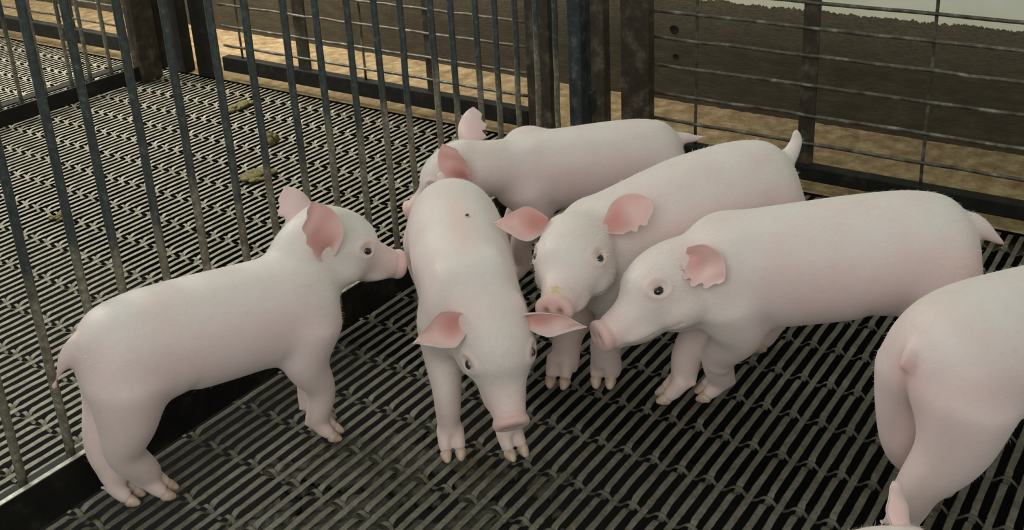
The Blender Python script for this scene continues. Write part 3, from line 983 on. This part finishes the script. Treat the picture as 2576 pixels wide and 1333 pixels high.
PIGS = [
 dict(seed=1, label='pale pink piglet side-on at the left, facing right, snout on the centre piglet',
      s=1.0, hs=1.0, hd=-25, bpatch=[((-.185, 0, .215), (.012, .012, .02), .7, (.42, .24, .18))], p0=(.861, 1.129), O=(1.046, 1.073, .289), ypr=(-28, -24, 6),
      feet=dict(FR=(.959, 1.063), FL=(.988, 1.106), HL=(.700, 1.210), HR=(.732, 1.176), FRa=-58, FLa=-40, HRa=-50, HLa=-60),
      tail=[(-.018, 0, -.016), (-.032, 0, -.038), (-.044, 0, -.062)],
      ears=ears(dict(b=(-0.041, 0.038, 0.002), d=(-0.415, 0.735, 0.536), n=(0.102, 0.938, -0.331), L=0.079, seed=2, W=.034), dict(b=(-0.042, -0.046, 0.006), d=(-0.550, 0.054, 0.833), n=(-0.100, -0.866, 0.490), L=0.090, seed=5, W=.037, notch=.35))),
 dict(seed=2, label='piglet at the back facing left with its head lowered, behind the centre piglet',
      s=.97, hs=.98, hd=133, bumps=[((.095, -.046, .284), (.050, .022, .030))], p0=(1.616, .996), O=(1.435, 1.165, .236), ypr=(120, -32, -6),
      feet=dict(FL=(1.525, 1.085), FR=(1.60, 1.155)),
      tail=[(-.020, 0, .000), (-.040, 0, -.004), (-.058, 0, .002)],
      ears=ears(dict(b=(-0.037, 0.053, 0.000), d=(-0.177, -0.015, 0.984), n=(-0.111, 0.814, 0.570), L=0.088, seed=3, W=.033), dict(b=(-0.052, -0.041, 0.015), d=(-0.488, -0.637, 0.596), n=(0.092, -0.928, -0.360), L=0.084, seed=7, W=.036, notch=.4))),
 dict(seed=3, label='centre piglet walking towards the camera, nosing the slats, a fly on its rump',
      s=1.03, hs=1.02, hd=-137, bpatch=[((-.01, 0, .31), (.07, .022, .05), .50, (.76, .50, .45)), ((.06, 0, .31), (.05, .014, .05), .40, (.76, .52, .47))],
      hpatch=[((.095, 0, -.038), (.015, .016, .008), .5, (.55, .45, .22))], p0=(1.16, .93), O=(1.050, .793, .200), ypr=(-131, -47, 4),
      feet=dict(FR=(1.030, .872), FL=(1.078, .797), FRa=-135, FLa=-118),
      tail=[(-.006, -.006, .012), (-.006, -.010, .026), (-.004, -.012, .038)],
      ears=ears(dict(b=(-0.025, 0.042, 0.025), d=(0.311, 0.942, 0.123), n=(0.658, -0.076, 0.749), L=0.087, seed=4, W=.024, cup=1.0, notch=.03, pt=.8), dict(b=(-0.035, -0.042, 0.028), d=(0.248, -0.961, 0.124), n=(0.409, -0.059, 0.911), L=0.078, seed=8, W=.033, notch=.05, pt=1.0))),
 dict(seed=4, label='middle piglet looking straight at the camera, both dark eyes showing, ears spread',
      s=1.12, hs=1.07, hd=145, hpatch=[((.094, -.002, .008), (.010, .014, .010), .85, (.52, .40, .16)), ((.112, .010, -.024), (.006, .006, .006), .7, (.50, .38, .12))], p0=(1.42, .715), O=(1.219, .768, .262), ypr=(197, -2, 4.5), slope=-.08, droop=-.15, neckh=.92,
      feet=dict(FR=(1.272, .834), FL=(1.309, .772), FRa=200, FLa=205),
      tail=[(-.010, 0, .014), (-.018, 0, .032), (-.012, 0, .048)],
      ears=ears(dict(b=(-0.039, 0.046, 0.031), d=(-0.474, 0.811, 0.342), n=(0.873, 0.047, 0.486), L=0.070, seed=6, W=.034), dict(b=(-0.038, -0.049, 0.037), d=(0.413, -0.890, 0.191), n=(0.900, 0.197, 0.389), L=0.076, seed=9, W=.032, notch=.03, pt=1.0))),
 dict(seed=5, label='large piglet on the right facing left, cheek against the middle piglet, torn ear',
      s=1.12, hs=1.07, hd=122, p0=(1.383, .464), O=(1.239, .629, .241), ypr=(150, -14, 18), slope=-.08, neckh=1.18,
      feet=dict(FL=(1.354, .597), FR=(1.318, .648)),
      tail=[(-.018, 0, -.012), (-.034, 0, -.026), (-.050, 0, -.036)],
      ears=ears(dict(b=(-0.034, 0.040, 0.038), d=(-0.351, 0.649, -0.676), n=(0.537, 0.799, 0.269), L=0.059, seed=10, W=.034, notch=.30, cup=.7), dict(b=(-.045, -.034, .012), d=(-.95, -.05, -.20), n=(.3, -.9, .3), seed=11, L=.052, W=.024))),
 dict(seed=6, label='piglet at the right edge seen from behind, its front outside the picture',
      s=1.12, hs=1.07, hd=-34, p0=(1.345, .137), O=(1.55, .0, .30), ypr=(-34, -20, 0),
      feet=dict(HR=(1.178, .254), HL=(1.290, .250)),
      tailr=.62, tailpink=.8, tail=[(-.010, .0, -.010), (-.016, .0, -.020), (-.018, 0, -.030)],
      ears=ears(dict(d=(-.6, .5, .5), n=(.5, .7, 0), seed=12), dict(d=(-.6, -.5, .5), n=(.5, -.7, 0), seed=13))),
 dict(seed=7, label='piglet cut off by the bottom edge, only fuzzy head top and one ear showing',
      s=1.08, hs=1.05, hd=50, p0=(.645, .02), O=(.838, .203, .219), ypr=(85, -30, 0),
      feet=dict(),
      tail=[(-.012, .0, -.012), (-.020, .0, -.024), (-.022, 0, -.036)],
      ears=ears(dict(d=(-.3, .6, .5), n=(.5, .7, 0), seed=14, L=.05), dict(b=(-.040, -.036, .030), d=(-.25, -.10, 1.0), n=(1, -.1, .25), seed=15, L=.054, W=.018, notch=0, pt=-.5))),
]
ROOTS = [piglet(sp) for sp in PIGS]

# fly on the centre piglet

fly = thing('fly', 'tiny black fly resting on the rump of the centre piglet', 'fly', (1.172, 0.924, 0.327))
V, F = ellipsoid((0, 0, 0), (.0040, .0016, .0014), nu=12, nv=8)
mesh_obj('fly_body', V, F, M_FLY, fly)
for sd_ in (-1, 1):
    V, F = ellipsoid((-.0030, sd_*.0014, .0010), (.0034, .0011, .0002), nu=10, nv=6)
    mesh_obj('wing', V, F, M_FLY, fly)
fly.rotation_euler = (0, 0, -0.7)

# settle the fly on the skin below it
from mathutils.bvhtree import BVHTree
cb = [c for c in ROOTS[2].children if c.name.startswith('body')][0]
bv = BVHTree.FromPolygons([v.co[:] for v in cb.data.vertices], [p.vertices[:] for p in cb.data.polygons])
hit = bv.ray_cast(Vector((1.172, 0.924, 1.0))-ROOTS[2].location, Vector((0, 0, -1)))
if hit[0] is not None:
    fly.location = hit[0]+ROOTS[2].location+hit[1]*0.0012
    fly.rotation_euler = hit[1].to_track_quat('Z', 'Y').to_euler()
